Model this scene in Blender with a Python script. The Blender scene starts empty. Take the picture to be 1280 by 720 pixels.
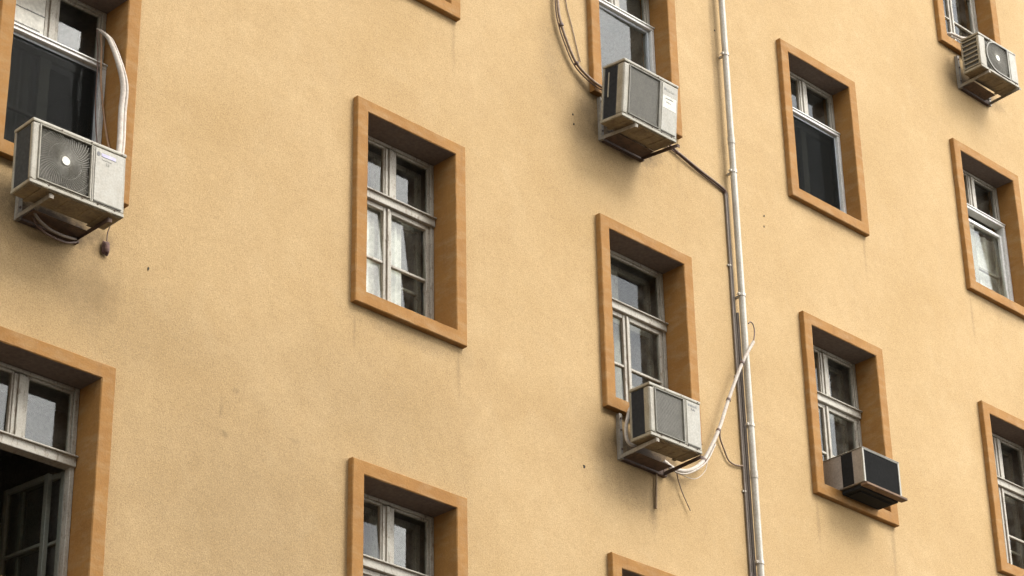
import bpy, bmesh, math, random
from mathutils import Vector, Matrix, Quaternion
random.seed(7)
S = bpy.context.scene
R = math.radians

# ------------------------------------------------------------------ camera
CAM_POS = Vector((-12.1853577, -14.05288443, 1.6))
right = Vector((0.71344571, -0.7004941, -0.01741393))
up = Vector((-0.31717149, -0.34499642, 0.88339103))
fwd = Vector((0.62481795, 0.62472834, 0.46831297))
cd = bpy.data.cameras.new('camera')
cd.sensor_width = 36.0
cd.lens = 3116.4465 / 1280.0 * 36.0
cd.clip_start = 0.1
cd.clip_end = 3000.0
cam = bpy.data.objects.new('camera', cd)
S.collection.objects.link(cam)
m3 = Matrix((right, up, -fwd)).transposed()
cam.matrix_world = Matrix.Translation(CAM_POS) @ m3.to_4x4()
S.camera = cam

# ------------------------------------------------------------------ light
SUN_DIR = Vector((0.55, -1.0, 1.25)).normalized()          # towards the sun
W = bpy.data.worlds.new('World'); S.world = W; W.use_nodes = True
nt = W.node_tree; nt.nodes.clear()
wo = nt.nodes.new('ShaderNodeOutputWorld'); bg = nt.nodes.new('ShaderNodeBackground')
sky = nt.nodes.new('ShaderNodeTexSky'); sky.sky_type = 'NISHITA'; sky.sun_disc = False
sky.sun_elevation = math.asin(SUN_DIR.z); sky.sun_rotation = math.atan2(SUN_DIR.x, SUN_DIR.y)
sky.air_density = 1.6; sky.dust_density = 2.0; sky.ozone_density = 1.0
hsv = nt.nodes.new('ShaderNodeHueSaturation'); hsv.inputs['Saturation'].default_value = 0.14
tcw = nt.nodes.new('ShaderNodeTexCoord')
mpw = nt.nodes.new('ShaderNodeMapping'); mpw.inputs['Scale'].default_value = (1.0, 1.0, 2.2); mpw.inputs['Location'].default_value = (23.8, 12.6, 5.18)
nz = nt.nodes.new('ShaderNodeTexNoise'); nz.inputs['Scale'].default_value = 3.2; nz.inputs['Detail'].default_value = 7.0
rp = nt.nodes.new('ShaderNodeValToRGB')
rp.color_ramp.elements[0].position = 0.36; rp.color_ramp.elements[0].color = (0.55, 0.56, 0.585, 1)
rp.color_ramp.elements[1].position = 0.64; rp.color_ramp.elements[1].color = (1.6, 1.56, 1.5, 1)
mu = nt.nodes.new('ShaderNodeMix'); mu.data_type = 'RGBA'; mu.blend_type = 'MULTIPLY'; mu.inputs['Factor'].default_value = 1.0
L = nt.links.new
L(sky.outputs[0], hsv.inputs['Color']); L(tcw.outputs['Generated'], mpw.inputs['Vector']); L(mpw.outputs[0], nz.inputs['Vector'])
L(nz.outputs['Fac'], rp.inputs[0]); L(hsv.outputs[0], mu.inputs['A']); L(rp.outputs[0], mu.inputs['B'])
L(mu.outputs['Result'], bg.inputs['Color']); L(bg.outputs[0], wo.inputs['Surface'])
bg.inputs['Strength'].default_value = 0.15

sd = bpy.data.lights.new('sun', 'SUN'); sd.energy = 0.5; sd.angle = R(24); sd.color = (1.0, 0.93, 0.82)
sun = bpy.data.objects.new('sun', sd); S.collection.objects.link(sun)
sun.rotation_mode = 'QUATERNION'; sun.rotation_quaternion = (-SUN_DIR).to_track_quat('-Z', 'Y')
sun.location = (10, -20, 40)

S.view_settings.view_transform = 'Standard'; S.view_settings.look = 'None'
S.view_settings.exposure = 2.13; S.view_settings.gamma = 1.0
S.view_settings.use_curve_mapping = False
S.cycles.max_bounces = 8; S.cycles.transparent_max_bounces = 12

# ------------------------------------------------------------------ materials
def new_mat(name):
    m = bpy.data.materials.new(name); m.use_nodes = True
    t = m.node_tree; b = t.nodes['Principled BSDF']
    return m, t, b
def node(t, kind, **kw):
    n = t.nodes.new(kind)
    for k, v in kw.items():
        if k in n.inputs: n.inputs[k].default_value = v
        else: setattr(n, k, v)
    return n
def pos(t, scale=(1, 1, 1), obj=False):
    if obj:
        g = t.nodes.new('ShaderNodeTexCoord'); out = g.outputs['Object']
    else:
        g = t.nodes.new('ShaderNodeNewGeometry'); out = g.outputs['Position']
    mp = t.nodes.new('ShaderNodeMapping'); mp.inputs['Scale'].default_value = scale
    t.links.new(out, mp.inputs['Vector'])
    return mp.outputs[0]
def noise(t, vec, scale, detail=4, rough=0.55, dist=0.0):
    n = node(t, 'ShaderNodeTexNoise', Scale=scale, Detail=detail, Roughness=rough, Distortion=dist)
    t.links.new(vec, n.inputs['Vector']); return n.outputs['Fac']
def ramp(t, fac, stops):
    r = t.nodes.new('ShaderNodeValToRGB'); e = r.color_ramp.elements
    while len(e) < len(stops): e.new(0.5)
    for i, (p, c) in enumerate(stops):
        e[i].position = p; e[i].color = (c, c, c, 1) if not isinstance(c, tuple) else (*c, 1)
    t.links.new(fac, r.inputs[0]); return r.outputs[0]
def mix(t, fac, a, b, mode='MIX'):
    n = t.nodes.new('ShaderNodeMix'); n.data_type = 'RGBA'; n.blend_type = mode
    for s, v in (('Factor', fac), ('A', a), ('B', b)):
        if hasattr(v, 'links') or hasattr(v, 'is_linked'): t.links.new(v, n.inputs[s])
        elif isinstance(v, (int, float)): n.inputs[s].default_value = v
        else: n.inputs[s].default_value = (*v, 1)
    return n.outputs['Result']
def math_(t, op, a, b=0.0, clamp=False):
    n = t.nodes.new('ShaderNodeMath'); n.operation = op; n.use_clamp = clamp
    for i, v in enumerate((a, b)):
        if hasattr(v, 'is_linked'): t.links.new(v, n.inputs[i])
        else: n.inputs[i].default_value = v
    return n.outputs[0]
def bump(t, b, h, strength=0.3, dist=0.01):
    n = node(t, 'ShaderNodeBump', Strength=strength, Distance=dist)
    t.links.new(h, n.inputs['Height']); t.links.new(n.outputs[0], b.inputs['Normal'])

def weathered(name, col, dirt, amount=0.5, rough=0.55, metal=0.0, scale=9.0, fine=60.0, streak=True, bmp=0.15):
    """painted or metal surface with blotches, vertical run-off and fine grain"""
    m, t, b = new_mat(name)
    p = pos(t); ps = pos(t, (26, 26, 2.2))
    f1 = ramp(t, noise(t, p, scale, 6, 0.65), [(0.42, 0.0), (0.70, 1.0)])
    base = mix(t, math_(t, 'MULTIPLY', f1, amount), col, dirt)
    if streak:
        f2 = ramp(t, noise(t, ps, 1.0, 4, 0.6), [(0.5, 0.0), (0.75, 1.0)])
        base = mix(t, math_(t, 'MULTIPLY', f2, amount * 0.8), base, dirt)
    g = ramp(t, noise(t, p, fine, 2, 0.6), [(0.3, 0.82), (0.7, 1.1)])
    base = mix(t, 1.0, base, g, 'MULTIPLY')
    t.links.new(base, b.inputs['Base Color'])
    b.inputs['Roughness'].default_value = rough; b.inputs['Metallic'].default_value = metal
    bump(t, b, noise(t, p, fine * 1.5, 3), bmp, 0.004)
    return m

# stains and painted shade on the plaster: x, z, half width, half height, strength
STAINS_AND_SHADE = [(-2.98, 11.00, 0.52, 0.17, 1.1), (-3.0, 10.78, 0.6, 0.2, 0.28), (3.58, 14.40, 0.50, 0.18, 1.1), (3.4, 14.2, 0.55, 0.22, 0.24), (3.66, 11.05, 0.50, 0.18, 1.1), (3.5, 10.75, 0.5, 0.28, 0.34),  # the strongest spots paint the shade in the gaps behind the units
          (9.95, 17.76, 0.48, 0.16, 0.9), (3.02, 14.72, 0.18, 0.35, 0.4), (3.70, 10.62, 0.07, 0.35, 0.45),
          (2.55, 15.0, 0.22, 0.5, 0.22), (0.65, 11.28, 0.75, 0.12, 0.30), (-1.0, 9.0, 1.5, 1.5, 0.20),  # broad weak spots paint part of the falloff towards the lower left
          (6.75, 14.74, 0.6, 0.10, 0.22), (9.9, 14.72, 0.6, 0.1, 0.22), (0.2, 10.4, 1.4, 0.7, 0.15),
          (-1.9, 10.3, 1.6, 0.5, 0.12), (-2.6, 10.5, 0.35, 0.35, 0.35), (5.0, 15.9, 0.035, 1.7, 0.25),  # long thin strip paints the downpipe's shadow
          (-1.32, 9.93, 0.03, 0.10, 0.35), (-1.27, 9.74, 0.06, 0.05, 0.4), (-1.18, 10.14, 0.05, 0.04, 0.3), (-0.57, 9.90, 0.10, 0.03, 0.25),
          (1.25, 11.15, 0.030, 0.35, 0.22), (0.05, 11.12, 0.025, 0.30, 0.20), (7.36, 14.62, 0.03, 0.4, 0.2), (6.16, 11.1, 0.03, 0.35, 0.2),
          (7.38, 11.1, 0.035, 0.45, 0.22), (9.30, 14.5, 0.03, 0.35, 0.2), (4.33, 14.5, 0.03, 0.3, 0.15), (1.22, 14.55, 0.03, 0.4, 0.2)]
def plaster():
    m, t, b = new_mat('ochre_stucco')
    p = pos(t)
    big = noise(t, p, 0.55, 5, 0.55)
    base = mix(t, ramp(t, big, [(0.3, 0.0), (0.7, 1.0)]), (0.345, 0.236, 0.112), (0.408, 0.292, 0.154))
    mid = noise(t, p, 5.0, 5, 0.6)
    base = mix(t, ramp(t, mid, [(0.35, 0.0), (0.75, 0.35)]), base, (0.315, 0.208, 0.094))
    blo = noise(t, p, 1.15, 8, 0.68, 0.6)
    base = mix(t, ramp(t, blo, [(0.50, 0.0), (0.60, 0.12), (0.75, 0.26)]), base, (0.295, 0.196, 0.096))
    pat = noise(t, pos(t, (1.0, 1.0, 0.7)), 2.3, 9, 0.72, 0.8)
    base = mix(t, ramp(t, pat, [(0.54, 0.0), (0.62, 0.14), (0.75, 0.20)]), base, (0.42, 0.315, 0.180))
    st = noise(t, pos(t, (5.5, 5.5, 0.45)), 1.0, 7, 0.7, 1.2)
    base = mix(t, ramp(t, st, [(0.58, 0.0), (0.82, 0.30)]), base, (0.27, 0.178, 0.085))
    g = ramp(t, noise(t, p, 95, 3, 0.85), [(0.28, 0.70), (0.5, 1.0), (0.72, 1.22)])
    base = mix(t, 1.0, base, g, 'MULTIPLY')
    g2 = ramp(t, noise(t, p, 130, 1, 0.5), [(0.25, 0.86), (0.75, 1.14)])
    base = mix(t, 1.0, base, g2, 'MULTIPLY')
    # stains, and the shade painted into the wall colour
    geo = t.nodes.new('ShaderNodeNewGeometry'); sep = t.nodes.new('ShaderNodeSeparateXYZ')
    t.links.new(geo.outputs['Position'], sep.inputs[0])
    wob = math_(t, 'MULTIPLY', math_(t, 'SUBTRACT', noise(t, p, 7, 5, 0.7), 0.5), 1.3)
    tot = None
    for x, z, rx, rz, s in STAINS_AND_SHADE:
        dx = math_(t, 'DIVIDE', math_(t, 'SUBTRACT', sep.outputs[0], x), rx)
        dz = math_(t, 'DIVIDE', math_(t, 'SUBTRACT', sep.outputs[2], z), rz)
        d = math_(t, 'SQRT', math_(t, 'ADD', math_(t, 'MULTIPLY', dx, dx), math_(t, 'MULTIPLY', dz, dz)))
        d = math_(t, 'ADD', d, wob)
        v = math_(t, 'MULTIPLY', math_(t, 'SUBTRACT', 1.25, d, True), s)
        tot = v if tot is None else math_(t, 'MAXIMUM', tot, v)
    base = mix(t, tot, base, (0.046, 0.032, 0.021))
    t.links.new(base, b.inputs['Base Color'])
    b.inputs['Roughness'].default_value = 0.92; b.inputs['Specular IOR Level'].default_value = 0.2
    h = math_(t, 'ADD', math_(t, 'MULTIPLY', noise(t, p, 70, 4, 0.7), 1.0), math_(t, 'MULTIPLY', noise(t, p, 12, 3, 0.5), 0.9))
    bump(t, b, h, 0.32, 0.010)
    return m
def trim_paint():
    m, t, b = new_mat('orange_trim_paint')
    p = pos(t)
    base = mix(t, ramp(t, noise(t, p, 3.0, 5, 0.6), [(0.3, 0.0), (0.7, 1.0)]), (0.234, 0.112, 0.029), (0.282, 0.143, 0.039))
    base = mix(t, ramp(t, noise(t, pos(t, (1.2, 1, 3.0)), 3.5, 6, 0.65), [(0.46, 0.0), (0.66, 0.55)]), base, (0.300, 0.192, 0.090))
    run = noise(t, pos(t, (10, 10, 1.0)), 1.0, 6, 0.7, 0.8)
    base = mix(t, ramp(t, run, [(0.55, 0.0), (0.78, 0.45)]), base, (0.17, 0.085, 0.032))
    chip = ramp(t, noise(t, p, 17, 5, 0.7), [(0.69, 0.0), (0.72, 0.55)])
    base = mix(t, chip, base, (0.30, 0.225, 0.145))
    g = ramp(t, noise(t, p, 60, 2, 0.7), [(0.3, 0.91), (0.7, 1.07)])
    base = mix(t, 1.0, base, g, 'MULTIPLY')
    t.links.new(base, b.inputs['Base Color']); b.inputs['Roughness'].default_value = 0.85
    b.inputs['Specular IOR Level'].default_value = 0.25
    h = math_(t, 'ADD', noise(t, p, 60, 3, 0.6), math_(t, 'MULTIPLY', noise(t, p, 14, 3, 0.5), 1.2))
    bump(t, b, h, 0.25, 0.01)
    return m
def old_wood():
    m, t, b = new_mat('peeling_white_wood')
    p = pos(t)
    base = mix(t, ramp(t, noise(t, p, 4, 4), [(0.3, 0.0), (0.7, 1.0)]), (0.30, 0.278, 0.232), (0.385, 0.362, 0.305))
    pl = ramp(t, noise(t, pos(t, (30, 30, 9)), 1.0, 6, 0.7), [(0.56, 0.0), (0.62, 1.0)])
    base = mix(t, math_(t, 'MULTIPLY', pl, 0.75), base, (0.16, 0.125, 0.09))
    g = ramp(t, noise(t, p, 80, 2), [(0.3, 0.8), (0.7, 1.1)])
    base = mix(t, 1.0, base, g, 'MULTIPLY')
    t.links.new(base, b.inputs['Base Color']); b.inputs['Roughness'].default_value = 0.6
    bump(t, b, pl, 0.3, 0.003)
    return m
def glass():
    m = bpy.data.materials.new('window_glass'); m.use_nodes = True
    t = m.node_tree; t.nodes.clear()
    o = t.nodes.new('ShaderNodeOutputMaterial'); mx = t.nodes.new('ShaderNodeMixShader')
    tr = node(t, 'ShaderNodeBsdfTransparent', Color=(0.86, 0.875, 0.85, 1)); gl = node(t, 'ShaderNodeBsdfGlossy', Roughness=0.015)
    lw = node(t, 'ShaderNodeLayerWeight', Blend=0.5)
    fac = math_(t, 'ADD', math_(t, 'MULTIPLY', math_(t, 'POWER', lw.outputs['Facing'], 5.0), 0.96), 0.032)
    p = pos(t)
    df = node(t, 'ShaderNodeBsdfDiffuse', Color=(0.45, 0.43, 0.38, 1))
    mx2 = t.nodes.new('ShaderNodeMixShader')
    dust = ramp(t, noise(t, p, 6, 5, 0.6), [(0.35, 0.0), (0.8, 0.06)])
    t.links.new(fac, mx.inputs[0]); t.links.new(tr.outputs[0], mx.inputs[1]); t.links.new(gl.outputs[0], mx.inputs[2])
    t.links.new(dust, mx2.inputs[0]); t.links.new(mx.outputs[0], mx2.inputs[1]); t.links.new(df.outputs[0], mx2.inputs[2])
    t.links.new(mx2.outputs[0], o.inputs['Surface'])
    return m
def screen():
    m = bpy.data.materials.new('dark_insect_screen'); m.use_nodes = True
    t = m.node_tree; t.nodes.clear()
    o = t.nodes.new('ShaderNodeOutputMaterial'); mx = node(t, 'ShaderNodeMixShader', Fac=0.55)
    tr = t.nodes.new('ShaderNodeBsdfTransparent'); df = node(t, 'ShaderNodeBsdfDiffuse', Color=(0.010, 0.0105, 0.010, 1))
    t.links.new(tr.outputs[0], mx.inputs[1]); t.links.new(df.outputs[0], mx.inputs[2]); t.links.new(mx.outputs[0], o.inputs['Surface'])
    return m
def plain(name, col, rough=0.6, metal=0.0, spec=0.5):
    m, t, b = new_mat(name); b.inputs['Specular IOR Level'].default_value = spec
    g = ramp(t, noise(t, pos(t), 30, 4), [(0.3, 0.8), (0.7, 1.15)])
    t.links.new(mix(t, 1.0, col, g, 'MULTIPLY'), b.inputs['Base Color'])
    b.inputs['Roughness'].default_value = rough; b.inputs['Metallic'].default_value = metal
    return m

M = dict(
    wall=plaster(), trim=trim_paint(), soffit=plain('shaded_soffit_tone', (0.15, 0.115, 0.092), 0.9), screen=screen(), wood=old_wood(), glass=glass(),  # soffit: shade of the recess put into the colour
    alu=weathered('white_aluminium', (0.60, 0.60, 0.58), (0.40, 0.42, 0.36), 0.35, 0.4),
    alu_grey=weathered('grey_aluminium', (0.36, 0.40, 0.43), (0.25, 0.25, 0.24), 0.4, 0.4),
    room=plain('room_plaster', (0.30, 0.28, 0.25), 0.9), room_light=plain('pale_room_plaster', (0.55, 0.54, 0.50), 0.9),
    case=weathered('dirty_white_casing', (0.262, 0.243, 0.187), (0.155, 0.122, 0.077), 0.65, 0.45, 0, 7),
    panel=weathered('panel_white', (0.268, 0.254, 0.205), (0.185, 0.16, 0.112), 0.62, 0.4, 0, 9),
    under=weathered('grimy_base_metal', (0.20, 0.155, 0.09), (0.075, 0.052, 0.03), 0.7, 0.7, 0, 9),
    coil=plain('dark_coil', (0.052, 0.052, 0.052), 0.8, 0, 0.15), coil_grey=plain('grey_coil', (0.085, 0.083, 0.075), 0.8, 0, 0.15), black=plain('black_front', (0.014, 0.014, 0.0135), 0.8, 0, 0.12),
    mesh=weathered('grey_grille_wire', (0.185, 0.174, 0.138), (0.11, 0.098, 0.074), 0.6, 0.5, 0, 14, streak=False),
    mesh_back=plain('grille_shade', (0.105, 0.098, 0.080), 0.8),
    hub=plain('hub_white', (0.52, 0.50, 0.44), 0.5),
    rust=weathered('rusty_steel', (0.10, 0.06, 0.04), (0.04, 0.028, 0.022), 0.8, 0.8, 0.2, 14),
    steel=weathered('grey_bracket_paint', (0.24, 0.215, 0.17), (0.12, 0.08, 0.045), 0.6, 0.6, 0.1, 12),
    pipe=weathered('galvanised_pipe', (0.375, 0.352, 0.298), (0.235, 0.198, 0.148), 0.55, 0.45, 0.1, 6),
    conduit=weathered('brown_grey_conduit', (0.19, 0.155, 0.125), (0.11, 0.085, 0.065), 0.5, 0.6, 0, 8),
    clamp=weathered('clamp_steel', (0.45, 0.42, 0.36), (0.2, 0.15, 0.1), 0.5, 0.4, 0.4, 20),
    cable=weathered('dark_cable', (0.115, 0.065, 0.045), (0.05, 0.035, 0.03), 0.5, 0.6, 0, 20),
    cable_tan=weathered('taped_brown_cable', (0.22, 0.145, 0.09), (0.10, 0.065, 0.045), 0.7, 0.6, 0, 16),
    hose=weathered('white_insulated_hose', (0.46, 0.41, 0.35), (0.26, 0.21, 0.16), 0.5, 0.7, 0, 18),
    tan=plain('tan_tube', (0.19, 0.125, 0.065), 0.8), copper=plain('brown_tube', (0.30, 0.18, 0.10), 0.6),
    iac_side=weathered('taupe_casing', (0.27, 0.235, 0.195), (0.17, 0.14, 0.105), 0.5, 0.5, 0, 10),
    board=weathered('stained_brown_board', (0.15, 0.085, 0.042), (0.05, 0.03, 0.02), 0.7, 0.8, 0, 12),
    paper=plain('white_paper', (0.55, 0.54, 0.48), 0.8), ink=plain('grey_ink', (0.16, 0.16, 0.16), 0.8),
    ink_blue=plain('lavender_ink', (0.42, 0.40, 0.55), 0.7), dark=plain('dark_hole', (0.02, 0.015, 0.012), 0.9),
    lump=weathered('rotten_brown_plug', (0.13, 0.07, 0.055), (0.05, 0.03, 0.03), 0.7, 0.9, 0, 40),
    grey_wood=weathered('grey_green_inner_paint', (0.14, 0.142, 0.117), (0.08, 0.11, 0.09), 0.5, 0.6, 0, 10),
    dull_cloth=plain('dull_curtain_cloth', (0.26, 0.25, 0.22), 0.9),
    curtain=plain('pale_curtain_cloth', (0.70, 0.69, 0.64), 0.9),
    asphalt=weathered('asphalt', (0.055, 0.053, 0.05), (0.035, 0.034, 0.033), 0.5, 0.9, 0, 1.5, 40, False),
    blocker_wall=weathered('brown_blocker_plaster', (0.20, 0.15, 0.10), (0.12, 0.09, 0.065), 0.5, 0.9, 0, 0.6),
    roof=plain('roof_felt', (0.10, 0.09, 0.085), 0.9),
)

# ------------------------------------------------------------------ mesh helpers
C = S.collection
class MB:
    """collects shapes into one bmesh"""
    def __init__(s): s.bm = bmesh.new()
    def box(s, x0, x1, y0, y1, z0, z1, bev=0.0, seg=1, mtx=None):
        r = bmesh.ops.create_cube(s.bm, size=1.0)
        vs = r['verts']
        c = Vector(((x0 + x1) / 2, (y0 + y1) / 2, (z0 + z1) / 2)); d = (abs(x1 - x0), abs(y1 - y0), abs(z1 - z0))
        for v in vs: v.co = Vector((v.co.x * d[0], v.co.y * d[1], v.co.z * d[2])) + c
        if bev > 0:
            es = list({e for v in vs for e in v.link_edges})
            rb = bmesh.ops.bevel(s.bm, geom=es, offset=min(bev, min(d) * 0.45), segments=seg, affect='EDGES', profile=0.6)
            vs = list({v for f in rb['faces'] for v in f.verts} | {v for v in vs if v.is_valid})
        if mtx is not None:
            for v in vs: v.co = mtx @ v.co
        return s
    def tube(s, pts, rad, n=8, caps=True, smooth=0):
        pts = [Vector(p) for p in pts]
        if smooth: pts = catmull(pts, smooth)
        rings = []
        up_ = Vector((0.31, 0.17, 0.93)).normalized()
        for i, p in enumerate(pts):
            a = pts[max(i - 1, 0)]; b = pts[min(i + 1, len(pts) - 1)]
            t = (b - a).normalized()
            u = t.cross(up_)
            if u.length < 0.05: u = t.cross(Vector((1, 0, 0)))
            u.normalize(); w = t.cross(u)
            rr = rad(i / max(len(pts) - 1, 1)) if callable(rad) else rad
            rings.append([s.bm.verts.new(p + (u * math.cos(k * 2 * math.pi / n) + w * math.sin(k * 2 * math.pi / n)) * rr) for k in range(n)])
        for i in range(len(rings) - 1):
            for k in range(n):
                f = s.bm.faces.new((rings[i][k], rings[i][(k + 1) % n], rings[i + 1][(k + 1) % n], rings[i + 1][k])); f.smooth = True
        if caps:
            for rg in (rings[0][::-1], rings[-1]): s.bm.faces.new([s.bm.verts.new(v.co) for v in rg])
        return s
    def prism(s, outline, y0, y1):
        """outline [(x, z)] extruded along y"""
        a = [s.bm.verts.new((x, y0, z)) for x, z in outline]; b = [s.bm.verts.new((x, y1, z)) for x, z in outline]
        n = len(a)
        s.bm.faces.new(a); s.bm.faces.new(b[::-1])
        for i in range(n): s.bm.faces.new((a[i], b[i], b[(i + 1) % n], a[(i + 1) % n]))
        return s
    def quad(s, *ps):
        s.bm.faces.new([s.bm.verts.new(p) for p in ps]); return s
    def build(s, name, mat, parent=None, loc=(0, 0, 0)):
        bmesh.ops.recalc_face_normals(s.bm, faces=s.bm.faces)
        me = bpy.data.meshes.new(name); s.bm.to_mesh(me); s.bm.free()
        me.materials.append(mat)
        o = bpy.data.objects.new(name, me); C.objects.link(o); o.location = loc
        if parent: o.parent = parent
        return o
def catmull(p, k):
    q = [p[0] * 2 - p[1]] + p + [p[-1] * 2 - p[-2]]; out = []
    for i in range(1, len(q) - 2):
        a, b, c, d = q[i - 1], q[i], q[i + 1], q[i + 2]
        for j in range(k):
            t = j / k
            out.append(0.5 * ((2 * b) + (c - a) * t + (2 * a - 5 * b + 4 * c - d) * t * t + (3 * b - a - 3 * c + d) * t ** 3))
    out.append(p[-1]); return out
def tag(o, label=None, cat=None, group=None, kind=None):
    for k, v in (('label', label), ('category', cat), ('group', group), ('kind', kind)):
        if v: o[k] = v
    return o
def empty(name, loc=(0, 0, 0), parent=None):
    o = bpy.data.objects.new(name, None); C.objects.link(o); o.location = loc; o.empty_display_size = 0.2
    if parent: o.parent = parent
    return o

# ------------------------------------------------------------------ ground
g = MB(); g.quad((-900, -900, 0), (900, -900, 0), (900, 900, 0), (-900, 900, 0))
tag(g.build('ground', M['asphalt']), kind='structure')

# ------------------------------------------------------------------ building
WALL_Y = 0.06
SW, ST, SB = 0.127, 0.124, 0.126         # surround widths: sides, top, bottom
# key: x of the surround's left edge, z of its top, width, height, depth of the frame, kind
WIN = {
    'A': (-3.647, 13.371, 1.305, 2.019, 0.30, 'sliding'),
    'C': (-3.666, 9.931, 1.300, 2.019, 0.27, 'open'),
    'D': (-0.036, 16.783, 1.300, 2.019, 0.28, 'standard'),
    'E': (0.004, 13.386, 1.304, 2.034, 0.287, 'standard'),
    'F': (0.003, 9.913, 1.288, 2.019, 0.28, 'standard'),
    'B': (3.065, 16.780, 1.300, 2.019, 0.25, 'sliding'),
    'G': (3.078, 13.386, 1.317, 2.033, 0.28, 'standard'),
    'L': (3.063, 9.905, 1.300, 2.019, 0.28, 'standard'),
    'H': (6.096, 16.753, 1.313, 1.979, 0.235, 'sliding'),
    'I': (6.113, 13.397, 1.320, 2.034, 0.28, 'standard'),
    'M': (9.252, 20.181, 1.300, 2.019, 0.22, 'standard'),
    'J': (9.247, 16.785, 1.300, 1.995, 0.24, 'slid_down'),
    'K': (9.205, 13.360, 1.300, 2.014, 0.28, 'standard'),
}
BX0, BX1, BZ1, BY1 = -11.0, 19.0, 24.0, 11.0
building = empty('apartment_building', (0, 0, 0))
tag(building, 'ochre stucco building with recessed windows in raised orange frames', 'building')

def facade():
    mb = MB(); bm = mb.bm
    holes = [(x + SW - 0.02, x + w - SW + 0.02, z - h + SB - 0.02, z - ST + 0.02) for x, z, w, h, d, k in WIN.values()]
    xs = sorted({BX0, BX1} | {v for h in holes for v in h[:2]})
    zs = sorted({0.0, BZ1} | {v for h in holes for v in h[2:]})
    y0, y1 = WALL_Y, 0.38
    vc = {}
    def V(i, y, j):
        k = (i, y, j)
        if k not in vc: vc[k] = bm.verts.new((xs[i], y, zs[j]))
        return vc[k]
    def solid(i, j):
        if i < 0 or j < 0 or i >= len(xs) - 1 or j >= len(zs) - 1: return False
        cx, cz = (xs[i] + xs[i + 1]) / 2, (zs[j] + zs[j + 1]) / 2
        return not any(a < cx < b and c < cz < d for a, b, c, d in holes)
    for i in range(len(xs) - 1):
        for j in range(len(zs) - 1):
            if not solid(i, j): continue
            bm.faces.new((V(i, y0, j), V(i + 1, y0, j), V(i + 1, y0, j + 1), V(i, y0, j + 1)))
            bm.faces.new((V(i, y1, j), V(i, y1, j + 1), V(i + 1, y1, j + 1), V(i + 1, y1, j)))
            if not solid(i - 1, j): bm.faces.new((V(i, y0, j), V(i, y0, j + 1), V(i, y1, j + 1), V(i, y1, j)))
            if not solid(i + 1, j): bm.faces.new((V(i + 1, y0, j), V(i + 1, y1, j), V(i + 1, y1, j + 1), V(i + 1, y0, j + 1)))
            if not solid(i, j - 1): bm.faces.new((V(i, y0, j), V(i, y1, j), V(i + 1, y1, j), V(i + 1, y0, j)))
            if not solid(i, j + 1): bm.faces.new((V(i, y0, j + 1), V(i + 1, y0, j + 1), V(i + 1, y1, j + 1), V(i, y1, j + 1)))
    return mb.build('facade_wall', M['wall'], building)
facade()
for nm, a in (('side_wall', (BX0, BX0 + 0.3, 0.383, BY1, 0, BZ1)), ('side_wall', (BX1 - 0.3, BX1, 0.383, BY1, 0, BZ1)),
              ('rear_wall', (BX0 + 0.303, BX1 - 0.303, BY1 - 0.3, BY1, 0, BZ1))):
    MB().box(*a).build(nm, M['wall'], building)
MB().box(BX0 - 0.35, BX1 + 0.35, -0.45, BY1 + 0.3, BZ1 + 0.003, BZ1 + 0.3, 0.02).build('roof', M['roof'], building)

# unseen building added behind the camera to block light from the lower left
sky_blocker = empty('unseen_sky_blocker', (-15, -24, 0)); tag(sky_blocker, 'unseen plastered building added behind the camera to block sky light', 'building')
for nm, a, mt in (('wall', (-27, 9, -16, 0, 0, 33), 'blocker_wall'), ('roof', (-27.4, 9.4, -16.4, 0.4, 33.003, 33.4), 'roof')):
    MB().box(a[0] + 15, a[1] + 15 + 0, a[2], a[3], a[4], a[5]).build(nm, M[mt], sky_blocker)

def surround(x, z, w, h, d, parent):
    """raised plaster frame that turns into the deep reveal, edges a little uneven"""
    mb = MB(); bm = mb.bm; rnd = random.Random(int(x * 997 + z * 131))
    N = 14
    def loop(x0, x1, z0, z1, y, j):
        out = []
        cs = [(x0, z0), (x1, z0), (x1, z1), (x0, z1)]
        for k in range(4):
            a, b = cs[k], cs[(k + 1) % 4]
            for i in range(N):
                t = i / N
                out.append(bm.verts.new((a[0] + (b[0] - a[0]) * t + rnd.uniform(-j, j), y + rnd.uniform(-j, j) * 0.5, a[1] + (b[1] - a[1]) * t + rnd.uniform(-j, j))))
        return out
    ox0, ox1, oz0, oz1 = 0, w, -h, 0
    ix0, ix1, iz0, iz1 = SW, w - SW, -h + SB, -ST
    j = 0.0016; e = 0.007
    loops = [loop(ox0, ox1, oz0, oz1, WALL_Y + 0.02, 0), loop(ox0, ox1, oz0, oz1, e, j), loop(ox0 + e, ox1 - e, oz0 + e, oz1 - e, 0, j),
             loop(ix0 - e, ix1 + e, iz0 - e, iz1 + e, 0, j), loop(ix0, ix1, iz0, iz1, e, j), loop(ix0, ix1, iz0, iz1, 0.16, j), loop(ix0, ix1, iz0, iz1, 0.378, 0),
             loop(ix0 - 0.014, ix1 + 0.014, iz0 - 0.014, iz1 + 0.014, 0.378, 0), loop(ix0 - 0.014, ix1 + 0.014, iz0 - 0.014, iz1 + 0.014, WALL_Y + 0.02, 0)]
    n = 4 * N
    for q in range(len(loops)):
        a, b = loops[q], loops[(q + 1) % len(loops)]
        for i in range(n): bm.faces.new((a[i], a[(i + 1) % n], b[(i + 1) % n], b[i]))
    o = mb.build('surround', M['trim'], parent)
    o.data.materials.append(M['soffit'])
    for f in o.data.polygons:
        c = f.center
        if f.normal.z < -0.7 and c.y > 0.012 and c.z > -0.3: f.material_index = 1  # downward recess faces take the tone with painted shade
    return o

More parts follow.
